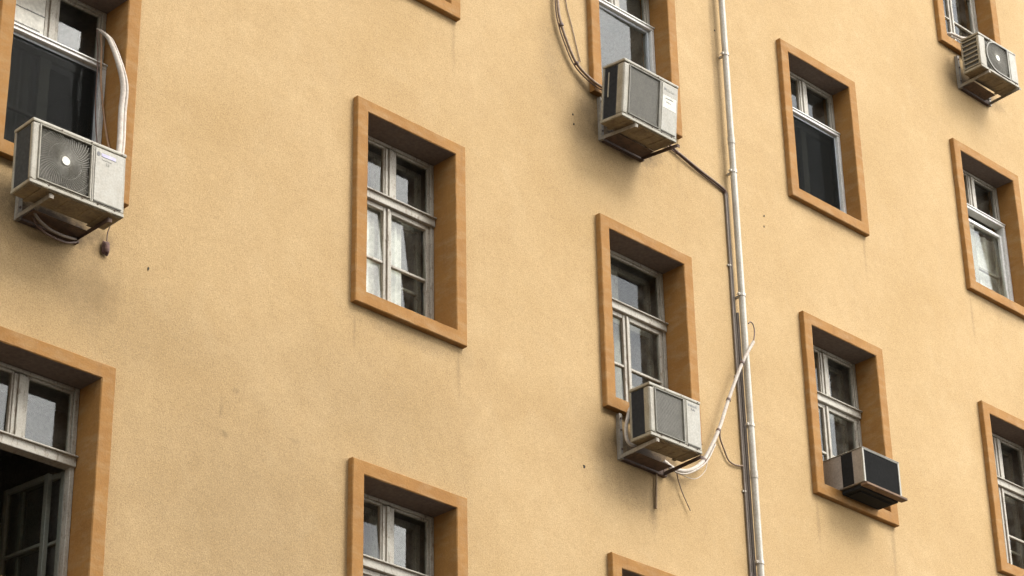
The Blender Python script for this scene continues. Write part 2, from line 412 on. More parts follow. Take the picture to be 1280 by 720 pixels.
def ring(mb, x0, x1, z0, z1, y0, y1, t, tb=None, tt=None, bev=0.004):
    tb = t if tb is None else tb; tt = t if tt is None else tt
    mb.box(x0, x0 + t, y0, y1, z0, z1, bev); mb.box(x1 - t, x1, y0, y1, z0, z1, bev)
    mb.box(x0 + t, x1 - t, y0 + 0.001, y1 - 0.001, z0, z0 + tb, bev); mb.box(x0 + t, x1 - t, y0 + 0.001, y1 - 0.001, z1 - tt, z1, bev)
def pane(x0, x1, z0, z1, y, parent, tilt=(0, 0)):
    """glass sheet, a couple of degrees out of true like old glazing; tilt in degrees about z and x"""
    mb = MB(); mb.box(-(x1 - x0) / 2, (x1 - x0) / 2, -0.002, 0.002, -(z1 - z0) / 2, (z1 - z0) / 2)
    o = mb.build('pane', M['glass'], parent, ((x0 + x1) / 2, y, (z0 + z1) / 2))
    o.rotation_euler = (R(tilt[1]), 0, R(tilt[0])); return o

TILT = {}
def sash(parent, x0, x1, z0, z1, y, bar=None, t=0.045, tb=0.07, mat='wood', name='casement', tilts=((0, 0), (0, 0)), dy=0.045, glazed=True):
    mb = MB(); ring(mb, x0, x1, z0, z1, y, y + dy, t, tb)
    if bar: mb.box(x0 + t, x1 - t, y + 0.004, y + dy - 0.004, bar - 0.013, bar + 0.013, 0.004)
    o = mb.build(name, M[mat], parent)
    if glazed:
        yy = y + dy * 0.55
        if bar:
            pane(x0 + t - .004, x1 - t + .004, bar + 0.010, z1 - t + .004, yy, parent, tilts[0])
            pane(x0 + t - .004, x1 - t + .004, z0 + tb - .004, bar - 0.010, yy, parent, tilts[1])
        else:
            pane(x0 + t - .004, x1 - t + .004, z0 + tb - .004, z1 - t + .004, yy, parent, tilts[0])
    return o

def room(x, z, w, h, mat):
    """closed room behind the window"""
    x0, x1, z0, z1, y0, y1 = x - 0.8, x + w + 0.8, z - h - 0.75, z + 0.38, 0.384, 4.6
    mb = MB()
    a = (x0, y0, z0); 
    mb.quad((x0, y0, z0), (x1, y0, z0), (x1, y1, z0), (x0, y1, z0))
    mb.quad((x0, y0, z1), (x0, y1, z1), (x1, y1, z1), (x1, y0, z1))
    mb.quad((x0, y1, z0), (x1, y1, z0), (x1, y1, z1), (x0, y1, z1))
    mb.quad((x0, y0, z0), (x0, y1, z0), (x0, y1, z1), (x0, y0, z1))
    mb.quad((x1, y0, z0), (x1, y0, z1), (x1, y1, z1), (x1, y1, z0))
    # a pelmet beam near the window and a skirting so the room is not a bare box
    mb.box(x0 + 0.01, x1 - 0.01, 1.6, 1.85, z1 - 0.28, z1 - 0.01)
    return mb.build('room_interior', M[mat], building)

def window(key):
    x, z, w, h, d, kind = WIN[key]
    tl = TILT.get(key, {})
    # fixed outer frame is the window part itself
    win = empty('window', (x, 0, z), building)
    surround(x, z, w, h, d, win)
    L0, L1, T, B = SW + 0.003, w - SW - 0.003, -ST - 0.003, -h + SB + 0.003
    fr = MB(); ring(fr, L0, L1, B, T, d, d + 0.075, 0.04, 0.05, 0.03)
    fr.build('frame', M['wood'], win)
    mid = (L0 + L1) / 2
    # transom lights above
    tbt = -0.690
    mt = MB(); mt.box(mid - 0.062, mid + 0.062, d + 0.006, d + 0.066, tbt, T - 0.045, 0.004)
    mt.box(mid - 0.026, mid + 0.026, d - 0.008, d + 0.010, tbt, T - 0.047, 0.004)
    if key != 'G': mt.build('mullion', M['wood'], win)
    else: mt.bm.free()
    tr = MB()
    spans = [(L0 + 0.04, mid - 0.058), (mid + 0.058, L1 - 0.04)] if key != 'G' else [(L0 + 0.04, L1 - 0.04)]
    for k, (a, b) in enumerate(spans):
        sash(win, a, b, tbt + 0.002, T - 0.031, d + 0.016, None, 0.020, 0.018, 'wood', 'transom_light', (tl.get('t%d' % k, (0, 0)),) * 2, 0.04)
    if kind in ('standard', 'open'):
        bar = MB(); bar.box(L0 + 0.004, L1 - 0.004, d - 0.022, d + 0.078, -0.778, -0.694, 0.004)
        bar.box(L0 + 0.003, L1 - 0.003, d - 0.045, d + 0.02, -0.704, -0.690, 0.003)
        bar.build('transom_bar', M['wood'], win)
        zt, zb, gb = -0.782, B + 0.052, -1.340
        hl, hr = (L0 + 0.042, mid - 0.031), (mid - 0.027, L1 - 0.042)
        if kind == 'standard':
            sash(win, *hl, zb, zt, d + 0.012, gb, tilts=(tl.get('l0', (0, 0)), tl.get('l1', (0, 0))))
            sash(win, *hr, zb, zt, d + 0.010, gb, tilts=(tl.get('r0', (0, 0)), tl.get('r1', (0, 0))))
            MB().box(mid - 0.040, mid - 0.016, d - 0.006, d + 0.012, zb + 0.01, zt - 0.01, 0.004).build('cover_strip', M['wood'], win)
            # inner casement of the double window
            inn = MB(); yi = 0.455
            ring(inn, L0 + 0.0, L1 - 0.0, B + 0.02, T - 0.02, yi, yi + 0.045, 0.055)
            inn.box(mid - 0.06, mid + 0.06, yi + 0.002, yi + 0.043, B + 0.075, T - 0.075, 0.004)
            inn.box(L0 + 0.05, L1 - 0.05, yi - 0.004, yi + 0.04, -0.80, -0.70, 0.004)
            inn.box(L0 + 0.05, L1 - 0.05, yi + 0.006, yi + 0.036, -1.42, -1.39, 0.004)
            inn.build('inner_casement', M['wood'], win)
        else:
            # outer and inner casements swung into the room, hinged on the jambs
            for s, hx, hy in ((1, L1 - 0.045, d + 0.06), (-1, L0 + 0.045, d + 0.06), (1, L1 - 0.10, d + 0.19), (-1, L0 + 0.10, d + 0.19)):
                wd = hr[1] - hr[0]
                x0, x1 = (-wd, 0) if s > 0 else (0, wd)
                mb = MB(); ring(mb, x0, x1, zb, zt, 0, 0.045, 0.045, 0.07); mb.box(x0 + .045, x1 - .045, .004, .041, gb - .013, gb + .013, .004)
                me = mb.build('casement', M['grey_wood'], win, (hx, hy, 0))
                me.rotation_euler = (0, 0, R(-84 if s > 0 else 80))
                for za, zc in ((gb + .010, zt - .041), (zb + .066, gb - .010)):
                    gm = MB(); gm.box(x0 + .041, x1 - .041, .022, .026, za, zc); go = gm.build('pane', M['glass'], win, (hx, hy, 0))
                    go.rotation_euler = me.rotation_euler
    else:
        yf = d - 0.05
        al = MB(); al.box(L0, L1, yf, yf + 0.11, -0.702, -0.660, 0.004)
        al.box(L0, L1, yf - 0.012, yf + 0.02, -0.672, -0.656, 0.003)
        al.box(L0, L0 + 0.045, yf + 0.002, yf + 0.10, B, -0.704, 0.004); al.box(L1 - 0.045, L1, yf + 0.002, yf + 0.10, B, -0.704, 0.004)
        al.box(L0 + 0.046, L1 - 0.046, yf + 0.003, yf + 0.10, B, B + 0.05, 0.004)
        al.build('sliding_frame', M['alu'], win)
        if kind == 'sliding':
            o = sash(win, L0 + 0.046, L1 - 0.046, B + 0.05, -0.705, yf + 0.035, None, 0.028, 0.04, 'alu_grey', 'sliding_sash', (tl.get('l0', (0, 0)),) * 2, 0.035)
            if key != 'B': MB().box(L0 + 0.075, L1 - 0.075, yf + 0.030, yf + 0.033, B + 0.09, -0.735).build('insect_screen', M['screen'], win)
        else:
            o = sash(win, L0 + 0.046, L1 - 0.046, B + 0.05, -0.81, yf + 0.035, None, 0.04, 0.04, 'alu', 'sliding_sash', (tl.get('l0', (0, 0)),) * 2, 0.035)
        inn = MB(); yi = {'J': 0.315, 'A': 0.337, 'H': 0.29}.get(key, 0.40)
        ring(inn, L0, L1, B + 0.02, -0.72, yi, yi + 0.045, 0.06)
        inn.box(mid - 0.05, mid + 0.05, yi + 0.002, yi + 0.043, B + 0.08, -0.78, 0.004)
        if kind == 'slid_down' or key == 'A': inn.box(L0 + 0.06, L1 - 0.06, yi + 0.004, yi + 0.04, -1.36, -1.33, 0.004)
        if key != 'B': inn.build('inner_casement', M['wood'], win)
        else: inn.bm.free()
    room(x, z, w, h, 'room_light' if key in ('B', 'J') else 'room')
    return win

TILT.update({
    'E': {'l0': (0.5, -4), 'l1': (-0.5, -4), 'r0': (0, -4), 'r1': (1, -4), 't0': (0.5, 0.4)},
    'F': {'t0': (0, -4), 't1': (0.5, 0)}, 'J': {'l0': (0, -3.5)}, 'G': {'l0': (1, -1), 'l1': (-1, -1.5)}, 'K': {'r0': (1, 1), 'r1': (0.5, 1.5)},
    'B': {'l0': (1.5, 0.0)}, 'C': {'t0': (1, 1), 't1': (-0.5, 0.3)},
})
WOBJ = {k: window(k) for k in WIN}
WOBJ['A']['label'] = 'window with white papers in its top pane and a white sliding frame'
WOBJ['C']['label'] = 'window standing open with its glazed casements swung into the dark room'
WOBJ['J']['label'] = 'window with its white sliding sash lowered under a dark gap'
WOBJ['H']['label'] = 'window with white sliding frame round one large dark pane'
WOBJ['B']['label'] = 'window with white sliding frame and pale room ceiling seen inside'

# small holes and plugs in the plaster
for x, z, r_ in ((-2.089, 10.907, 0.016), (2.801, 10.675, 0.018), (2.81, 14.402, 0.012), (2.817, 14.295, 0.012), (5.659, 14.366, 0.012), (5.646, 14.237, 0.012), (5.05, 16.401, 0.012)):
    mb = MB(); mb.prism([(x + r_ * math.cos(a * 0.785) * random.uniform(.3, 1.1), z + r_ * math.sin(a * 0.785) * random.uniform(.7, 1.3)) for a in range(8)], WALL_Y - 0.004, WALL_Y + 0.01)
    mb.build('wall_plug', M['dark'], building)

# ------------------------------------------------------------------ air conditioners
def pose(o, x, y, z, yaw, pitch, roll):
    o.matrix_world = Matrix.Translation((x, y, z)) @ Matrix.Rotation(R(yaw), 4, 'Z') @ Matrix.Rotation(R(pitch), 4, 'X') @ Matrix.Rotation(R(roll), 4, 'Y')

def text_marks(parent, x0, z0, w, hgt, y, mat, n=6, name='lettering'):
    """print too small to read: a row of short uneven strokes"""
    mb = MB(); cx = x0; rnd = random.Random(int(x0 * 1000 + z0 * 77))
    while cx < x0 + w:
        l = rnd.uniform(0.45, 1.0) * hgt
        hh = hgt * rnd.choice((0.6, 0.75, 1.0))
        mb.box(cx, cx + l * 0.55, y - 0.0012, y + 0.001, z0, z0 + hh)
        cx += l * 0.55 + hgt * 0.28
    return mb.build(name, mat, parent)

def condenser(p, label, grille, gx, gz, panel_x, col, side, coil='coil'):
    x, y, z, w, h, d, yaw, pitch, roll = p
    t = empty('air_conditioner'); pose(t, x, y, z, yaw, pitch, roll)
    tag(t, label, 'air conditioner', 'air conditioner units mounted outside the windows')
    # casing: lid, base tray, right half, columns and the front sheet round the grille opening
    g0, g1 = gx[0] * w, gx[1] * w; b0, b1 = gz[0] * h, gz[1] * h
    mb = MB(); bv = 0.010
    mb.box(-0.004, w + 0.004, -0.006, d + 0.004, h - 0.030, h, bv, 2)                 # lid
    mb.box(0, col, 0, col if col < d else d, 0.034, h - 0.031, min(0.03, col * 0.45), 3)  # front left column
    mb.box(0, 0.022, d - 0.026, d, 0.034, h - 0.031, 0.003)                             # rear post
    mb.box(col * 0.6, g0, 0.001, 0.03, 0.034, h - 0.031, 0.003)
    mb.box(g0, g1, 0.002, 0.03, 0.034, b0, 0.003); mb.box(g0, g1, 0.002, 0.03, b1, h - 0.031, 0.003)
    mb.box(g1, w, 0.0, d, 0.034, h - 0.031, 0.008, 2)                                  # right part with the works
    mb.build('casing', M['case'], t)
    mb = MB(); mb.box(-0.003, w + 0.003, -0.003, d + 0.003, 0, 0.033, 0.005)
    mb.build('base_tray', M['case'], t)
    # grimy underside pan, a little inside the tray, with pressed ribs
    mb = MB(); mb.box(0.015, w - 0.015, 0.015, d - 0.01, -0.006, 0.002)
    for k in (0.28, 0.5, 0.72): mb.box(w * k - 0.05, w * k + 0.05, 0.05, d - 0.05, -0.010, -0.004, 0.002)
    mb.build('underside', M['under'], t)
    for fx in (0.16, 0.84): MB().box(w * fx - 0.025, w * fx + 0.025, -0.012, d + 0.012, -0.012, -0.0065, 0.002).build('foot', M['under'], t)
    # heat exchanger: dark block seen through the open side
    mb = MB(); mb.box(0.014, g1 - 0.02, max(0.055, col * 0.55), d - 0.012, 0.036, h - 0.034); mb.build('coil', M[coil], t)
    if side == 'louvre':
        mb = MB()
        for k in range(7):
            zz = 0.05 + (h - 0.11) * k / 6
            mb.box(-0.006, 0.012, col * 0.7, d - 0.015, zz - 0.008, zz + 0.008, 0.003)
        mb.build('louvre', M['case'], t)
    elif side == 'slit':
        MB().box(0.000, 0.012, d - 0.095, d - 0.080, h * 0.42, h * 0.85).build('conduit_cover', M['panel'], t)
        fins = MB()
        for k in range(14): fins.box(0.006, 0.014, col + 0.01 + (d - col - 0.04) * k / 14, col + 0.013 + (d - col - 0.04) * k / 14, 0.04, h - 0.04)
        tag(fins.build('fins', M[coil], t), kind='stuff')
    else:
        fins = MB()
        for k in range(12): fins.box(0.004, 0.014, col + 0.008 + (d - col - 0.03) * k / 12, col + 0.012 + (d - col - 0.03) * k / 12, 0.04, h - 0.04)
        tag(fins.build('fins', M[coil], t), kind='stuff')
    # grille
    cx, cz = (g0 + g1) / 2, (b0 + b1) / 2
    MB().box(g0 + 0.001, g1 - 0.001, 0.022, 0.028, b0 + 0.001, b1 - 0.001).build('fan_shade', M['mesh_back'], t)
    hw, hh = (g1 - g0) / 2, (b1 - b0) / 2
    def inside(px, pz): return abs(px - cx) < hw - 0.012 and abs(pz - cz) < hh - 0.012
    gr = MB()
    if grille in ('spiral', 'round'):
        n = 64 if grille == 'spiral' else 48
        for k in range(n):
            a0 = 2 * math.pi * k / n; pts = []
            for q in range(15):
                r_ = 0.035 + q * 0.021
                a = a0 + 1.9 * (r_ - 0.035) * (1 if grille == 'spiral' else 0.2)
                px, pz = cx + r_ * math.cos(a), cz + r_ * math.sin(a)
                if grille == 'round' and px < cx and math.hypot(px - cx, pz - cz) > hw: break
                if not inside(px, pz): break
                pts.append((px, 0.004 - 0.010 * max(0, 1 - r_ / 0.3), pz))
            if len(pts) > 2: gr.tube(pts, 0.0030, 4, False)
        nr = 3 if grille == 'spiral' else 13
        for k in range(nr):
            r_ = 0.05 + k * (hw * 1.05 - 0.05) / (nr - 1)
            seg = []
            for q in range(49):
                a = 2 * math.pi * q / 48; px, pz = cx + r_ * math.cos(a), cz + r_ * math.sin(a)
                if inside(px, pz): seg.append((px, 0.002 - 0.010 * max(0, 1 - r_ / 0.3), pz))
                else:
                    if len(seg) > 2: gr.tube(seg, 0.0019, 4, False)
                    seg = []
            if len(seg) > 2: gr.tube(seg, 0.0019, 4, False)
    else:
        n = int(2 * hh / 0.0125)
        for k in range(1, n):
            zz = b0 + 2 * hh * k / n
            gr.box(g0 + 0.008, g1 - 0.008, 0.003, 0.008, zz - 0.0022, zz + 0.0022)
        for k in range(1, 30):
            xx = g0 + 2 * hw * k / 30
            gr.box(xx - 0.0013, xx + 0.0013, 0.006, 0.010, b0 + 0.008, b1 - 0.008)
    o = gr.build('fan_grille', M['mesh'], t)
    rim = MB()
    if grille == 'round':
        # rounded on the left, square on the right
        out = [(g1, b0), (g1, b1)] + [(cx + hw * math.cos(a), cz + hh * math.sin(a)) for a in [math.pi / 2 + math.pi * q / 20 for q in range(21)]]
        inn_ = [(cx + (px - cx) * 0.93, cz + (pz - cz) * 0.93) for px, pz in out]
        n = len(out)
        va = [[rim.bm.verts.new((px, yy, pz)) for px, pz in ol] for ol, yy in ((out, 0.004), (out, -0.014), (inn_, -0.014), (inn_, 0.012))]
        for q in range(3):
            for k in range(n): rim.bm.faces.new((va[q][k], va[q][(k + 1) % n], va[q + 1][(k + 1) % n], va[q + 1][k]))
    else:
        ring(rim, g0 - 0.004, g1 + 0.004, b0 - 0.004, b1 + 0.004, -0.012, 0.010, 0.013, None, None, 0.004)
    rim.build('grille_rim', M['mesh'] if grille != 'spiral' else M['case'], t)
    if grille in ('spiral', 'round'):
        hb = MB(); hb.prism([(cx + 0.036 * math.cos(k * math.pi / 12), cz + 0.036 * math.sin(k * math.pi / 12)) for k in range(24)], -0.014, 0.006)
        hb.build('hub_cap', M['hub'], t)
    # service panel
    p0, p1 = panel_x[0] * w, panel_x[1] * w
    MB().box(p0, p1, -0.006, 0.006, 0.075 * h + 0.012, 0.93 * h, 0.004).build('service_panel', M['panel'], t)
    MB().box(p0 - 0.016, p0 - 0.012, -0.002, 0.004, 0.036, h - 0.034).build('seam', M['mesh_back'], t)
    MB().box(p0 + 0.004, p1 - 0.01, -0.0075, 0.002, 0.075 * h + 0.004, 0.075 * h + 0.011).build('panel_lip', M['mesh_back'], t)
    sc = MB()
    for fx, fz in ((0.2, 0.055), (0.55, 0.055), (0.72, 0.055), (0.9, 0.055), (0.3, 0.965), (0.62, 0.965), (0.95, 0.965)):
        sc.prism([(w * fx + 0.006 * math.cos(k * 1.047), h * fz + 0.006 * math.sin(k * 1.047)) for k in range(6)], -0.009, 0.003)
    sc.build('screws', M['rust'], t)
    return t, p0, p1, w, h

ACP = {  # x y z w h d yaw pitch roll
    'A': (-3.533, -0.42, 10.917, 0.841, 0.557, 0.247, -0.7, -0.8, -0.6),
    'B': (2.988, -0.42, 14.252, 0.773, 0.625, 0.292, -0.1, 6.5, -0.3),
    'G': (3.187, -0.42, 10.949, 0.687, 0.526, 0.256, -0.6, 1.0, -0.6),
    'M': (9.448, -0.38, 17.696, 0.753, 0.479, 0.264, -0.5, 0.8, -0.6)}
tA, p0, p1, w, h = condenser(ACP['A'], 'white air conditioner with a swirl fan grille and white hub at the left', 'spiral', (0.075, 0.63), (0.09, 0.93), (0.665, 0.975), 0.035, 'fins', 'coil_grey')
mb = MB(); mb.prism([(p0 + 0.028 + 0.017 * math.cos(k * 0.5236), h * 0.835 + 0.02 * math.sin(k * 0.5236)) for k in range(12)], -0.0075, 0.0)
mb.build('emblem', M['ink'], tA)
MB().box(p0 + 0.055, p0 + 0.185, -0.0072, 0.0, h * 0.815, h * 0.862).build('name_band', M['ink_blue'], tA)
MB().box(p0 + 0.055, p0 + 0.19, -0.0074, 0.0, h * 0.806, h * 0.814).build('name_underline', M['ink'], tA)
text_marks(tA, p0 + 0.06, h * 0.755, 0.09, 0.014, -0.0062, M['mesh']); text_marks(tA, p0 + 0.10, h * 0.69, 0.035, 0.026, -0.0062, M['mesh'])
tB, p0, p1, w, h = condenser(ACP['B'], 'tilted air conditioner with flat mesh grille and a white sticker, black side opening', 'flat', (0.10, 0.66), (0.085, 0.925), (0.70, 0.975), 0.10, 'slit')
MB().box(p0 + 0.012, p1 - 0.01, -0.0072, 0.0, h * 0.50, h * 0.72).build('sticker', M['paper'], tB)
MB().box(p0 + 0.03, p0 + 0.052, -0.0072, 0.0, h * 0.81, h * 0.85).build('emblem', M['ink'], tB)
text_marks(tB, p0 + 0.06, h * 0.80, 0.11, 0.026, -0.0062, M['mesh']); text_marks(tB, p0 + 0.05, h * 0.665, 0.10, 0.012, -0.0075, M['ink']); text_marks(tB, p0 + 0.06, h * 0.60, 0.07, 0.014, -0.0075, M['mesh'])
tG, p0, p1, w, h = condenser(ACP['G'], 'greyish air conditioner with flat mesh grille feeding the white hose', 'flat', (0.10, 0.66), (0.09, 0.92), (0.715, 0.975), 0.085, 'fins')
MB().box(p0 + 0.025, p0 + 0.044, -0.0072, 0.0, h * 0.83, h * 0.875).build('emblem', M['ink'], tG)
text_marks(tG, p0 + 0.055, h * 0.83, 0.09, 0.024, -0.0062, M['ink']); text_marks(tG, p0 + 0.065, h * 0.765, 0.055, 0.02, -0.0062, M['ink'])
tM, p0, p1, w, h = condenser(ACP['M'], 'white air conditioner with round fan grille and louvred side at top right', 'round', (0.16, 0.76), (0.07, 0.96), (0.80, 0.985), 0.045, 'louvre', 'coil_grey')

# brackets: two arms under the unit, legs up the wall and a bar between them
def bracket(xa, xb, z, ya, yb, leg, mats, label, slope=0.0, shade_plate=1.0, w=0.038):
    t = empty('wall_bracket', ((xa + xb) / 2, WALL_Y, z)); tag(t, label, 'bracket', 'steel brackets carrying the air conditioners')
    for x, yf, mat in ((xa, ya, mats[0]), (xb, yb, mats[1])):
        x -= (xa + xb) / 2; L_ = WALL_Y - yf
        mb = MB()
        mb.box(x - w / 2, x + w / 2, -L_, -0.048, -0.006, 0.0, 0.001); mb.box(x - w / 2, x - w / 2 + 0.006, -L_ + 0.002, -0.048, -w, -0.0062, 0.001)
        mb.box(x - w / 2 + 0.007, x + w / 2, -L_, -L_ + 0.006, -w * 0.9, -0.0063, 0.001)
        mb.build('arm', M[mat], t).rotation_euler = (R(slope), 0, 0)
        lg = leg if x < 0 else 0.10
        MB().box(x - w / 2, x + w / 2, -0.046, -0.001, -0.04, lg, 0.002).build('leg', M[mat], t)
        for zz in ((0.06, leg * 0.6, leg - 0.05) if x < 0 else (0.05,)):
            bo = MB(); bo.prism([(x + 0.010 * math.cos(k * 1.047), zz + 0.010 * math.sin(k * 1.047)) for k in range(6)], -0.054, -0.045)
            bo.build('bolt', M['rust'], t)
    hw = (xb - xa) / 2 - w / 2 - 0.001
    mb = MB(); mb.box(-hw, hw, -0.040, -0.034, -0.038, 0.02, 0.001); mb.box(-hw, hw, -0.033, -0.001, -0.038, -0.032, 0.001)
    mb.build('cross_bar', M['rust'], t)
    MB().box(-hw, -hw + 2 * hw * shade_plate, -0.21, -0.048, -0.022, -0.016, 0.001).build('gap_shade_plate', M['rust'], t)  # added dark sheet, stands in for the shade behind the unit
    return t
bracket(-3.32, -2.79, 10.901, -0.40, -0.40, 0.30, ('steel', 'rust'), 'bracket under the air conditioner with the swirl grille and white hub')
bracket(3.178, 3.755, 14.287, -0.44, -0.46, 0.45, ('steel', 'rust'), 'rusty bracket under the tilted air conditioner with the sticker', 7.0)
bracket(3.266, 3.855, 10.912, -0.43, -0.44, 0.42, ('steel', 'rust'), 'pale and dark armed bracket under the air conditioner that feeds the white hose', -2.5, 0.86)
bracket(9.577, 10.165, 17.662, -0.40, -0.42, 0.42, ('steel', 'steel'), 'grey bracket under the air conditioner with louvred side', -2.5, 0.80)

# window unit resting in the opening of I
def window_unit():
    t = empty('window_air_conditioner', (6.474, -0.32, 11.487)); tag(t, 'box shaped window air conditioner with black front pushed through the window opening', 'air conditioner')
    w, d, h = 0.605, 0.75, 0.372
    mb = MB(); mb.box(0.004, w - 0.004, 0.016, d, 0.004, h - 0.004, 0.006); mb.build('casing', M['iac_side'], t)
    MB().box(0.0, 0.003, 0.135, 0.275, 0.012, h - 0.012).build('side_vent', M['black'], t)
    mb = MB()
    for k in range(11): mb.box(-0.001, 0.002, 0.137, 0.273, 0.02 + k * 0.032, 0.024 + k * 0.032)
    mb.build('vent_slats', M['black'], t)
    mb = MB(); ring(mb, 0, w, 0.0, h, 0.0, 0.02, 0.026, 0.008, 0.016, 0.003); mb.build('front_frame', M['panel'], t)
    MB().box(0.024, w - 0.024, 0.008, 0.016, 0.008, h - 0.014).build('front_grille', M['black'], t)
    mb = MB()
    for k in range(26): mb.box(0.026, w - 0.026, 0.004, 0.008, 0.016 + k * 0.0132, 0.0185 + k * 0.0132)
    mb.build('front_slats', M['black'], t)
    MB().box(-0.002, w + 0.002, -0.005, d, h - 0.003, h + 0.006, 0.003).build('lid', M['panel'], t)
    return t
window_unit()
t = MB(); t.box(6.476, 7.135, -0.345, -0.262, 11.452, 11.478, 0.004)
tag(t.build('support_board', M['board']), 'stained brown board under the front of the box shaped window air conditioner', 'board')
t = MB(); t.box(6.50, 7.09, -0.260, -0.004, 11.440, 11.476, 0.006)
t.box(6.55, 7.04, -0.20, -0.03, 11.428, 11.439, 0.004)
tag(t.build('drip_tray', M['black']), 'black drip tray under the box shaped window air conditioner behind the board', 'tray')

# ------------------------------------------------------------------ downpipe and conduits
PX, PY = 5.107, -0.02
pipe = empty('downpipe', (PX, PY, 0)); tag(pipe, 'tall pale round downpipe clamped to the wall', 'pipe')
secs = [(0.2, 7.9), (7.9, 11.25), (11.25, 15.02), (15.02, 18.6), (18.6, 23.6)]
for a, b in secs:
    MB().tube([(0, 0, a), (0, 0, b - 0.001)], 0.034, 20).build('pipe_section', M['pipe'], pipe)
    MB().tube([(0, 0, b - 0.045), (0, 0, b + 0.035)], 0.0385, 20).build('pipe_joint', M['pipe'], pipe)
z = 16.077 + 1.436 * 2
while z > 6:
    c = MB().tube([(0, 0, z - 0.016), (0, 0, z + 0.016)], 0.0395, 20).build('clamp', M['clamp'], pipe)
    m2 = MB(); m2.box(-0.064, -0.034, -0.010, 0.006, z - 0.014, z + 0.014, 0.003); m2.tube([(-0.055, -0.02, z), (-0.055, 0.015, z)], 0.008, 8)
    m2.build('clamp_ear', M['clamp'], pipe)
    MB().box(-0.012, 0.012, 0.030, 0.079, z - 0.012, z + 0.012, 0.002).build('wall_stud', M['clamp'], pipe)
    z -= 1.436
def conduit(x, y, z0, z1, r_, label, mat, clips=()):
    t = empty('conduit', (x, y, 0)); tag(t, label, 'conduit', 'thin conduits beside the downpipe')
    MB().tube([(0, 0, z0), (0, 0, z1)], r_, 10).build('tube', M[mat], t)
    for zz in clips:
        m2 = MB(); m2.tube([(0, 0, zz - 0.009), (0, 0, zz + 0.009)], r_ + 0.003, 10); m2.box(-r_ - 0.02, r_ + 0.012, 0.0, WALL_Y - y - 0.001, zz - 0.009, zz + 0.009); m2.build('clip', M['clamp'], t)
    return t
conduit(5.030, 0.043, 0.3, 14.42, 0.011, 'outer thin grey conduit, farthest left of the pale downpipe', 'conduit', (14.41, 13.543, 12.3, 11.07, 10.0))
conduit(5.056, 0.043, 0.3, 14.40, 0.011, 'middle thin brown conduit left of the pale downpipe', 'conduit', ())
conduit(5.088, 0.036, 0.3, 13.02, 0.015, 'thicker short grey conduit hidden close behind the pale downpipe', 'conduit', ())

# ------------------------------------------------------------------ cables and hoses
def cable(name, label, cat, strands, ties=(), mat='cable', tie_r=0.02):
    """strands: [(points, radius, material)]"""
    t = empty(name, strands[0][0][0]); tag(t, label, cat)
    inv = -Vector(strands[0][0][0])
    for pts, r_, mt in strands:
        MB().tube([Vector(p) + inv for p in pts], r_, 8, True, 6).build('strand', M[mt or mat], t)
    for p, dr in ties:
        q = Vector(p) + inv; dv = Vector(dr).normalized() * 0.012
        MB().tube([q - dv, q + dv], tie_r, 8).build('tie', M['cable'], t)
    return t
cable('cable', 'dark brown cable sagging from the tilted air conditioner to the downpipe', 'cable',
      [([(3.70, 0.0, 14.66), (4.0, 0.02, 14.64), (4.197, 0.03, 14.606), (4.302, 0.03, 14.574), (4.635, 0.03, 14.493), (5.0, 0.035, 14.42), (5.03, 0.043, 14.38)], 0.0135, 'cable'),
       ([(3.72, 0.02, 14.62), (4.0, 0.035, 14.60), (4.31, 0.04, 14.56), (4.65, 0.045, 14.475), (5.0, 0.045, 14.40), (5.05, 0.043, 14.36)], 0.008, 'cable')],
      [((4.302, 0.035, 14.572), (1, 0, -0.3))], tie_r=0.019)
up_pts = [(2.60, 0.0, 17.6), (2.585, 0.0, 16.6), (2.584, 0.0, 15.603), (2.62, 0.0, 15.355), (2.691, 0.0, 15.181), (2.817, 0.0, 14.976), (2.982, -0.01, 14.872), (3.126, -0.05, 14.80), (3.24, -0.11, 14.77)]
def off(pts, dx, dy, dz): return [(a + dx, b + dy, c + dz) for a, b, c in pts]
cable('cable_bundle', 'taped bundle of brown cables curving down to the tilted air conditioner', 'cable',
      [(up_pts, 0.014, 'cable_tan'), (off(up_pts, 0.022, 0.014, 0.012), 0.010, 'cable'), (off(up_pts, -0.016, 0.016, -0.020), 0.007, 'cable')],
      [((2.625, 0.002, 15.33), (0.2, 0, -1)), ((2.825, 0.002, 14.97), (0.8, 0, -0.7))], tie_r=0.026)
tag(MB().tube([(2.74, 0.05, 17.4), (2.742, 0.05, 16.2), (2.752, 0.05, 15.707), (2.83, 0.05, 15.42), (2.919, 0.05, 15.101), (2.935, 0.05, 15.06)], 0.0055, 6, True, 4).build('thin_wire', M['cable_tan']),
    'thin straight brown wire on the wall beside the curving cable bundle', 'wire')
hose = [(3.86, 0.035, 11.03), (3.98, 0.0, 10.97), (4.146, -0.03, 11.005), (4.362, -0.03, 11.176), (4.601, -0.03, 11.557), (4.774, -0.035, 11.935), (4.993, -0.06, 12.397), (5.175, -0.075, 12.69)]
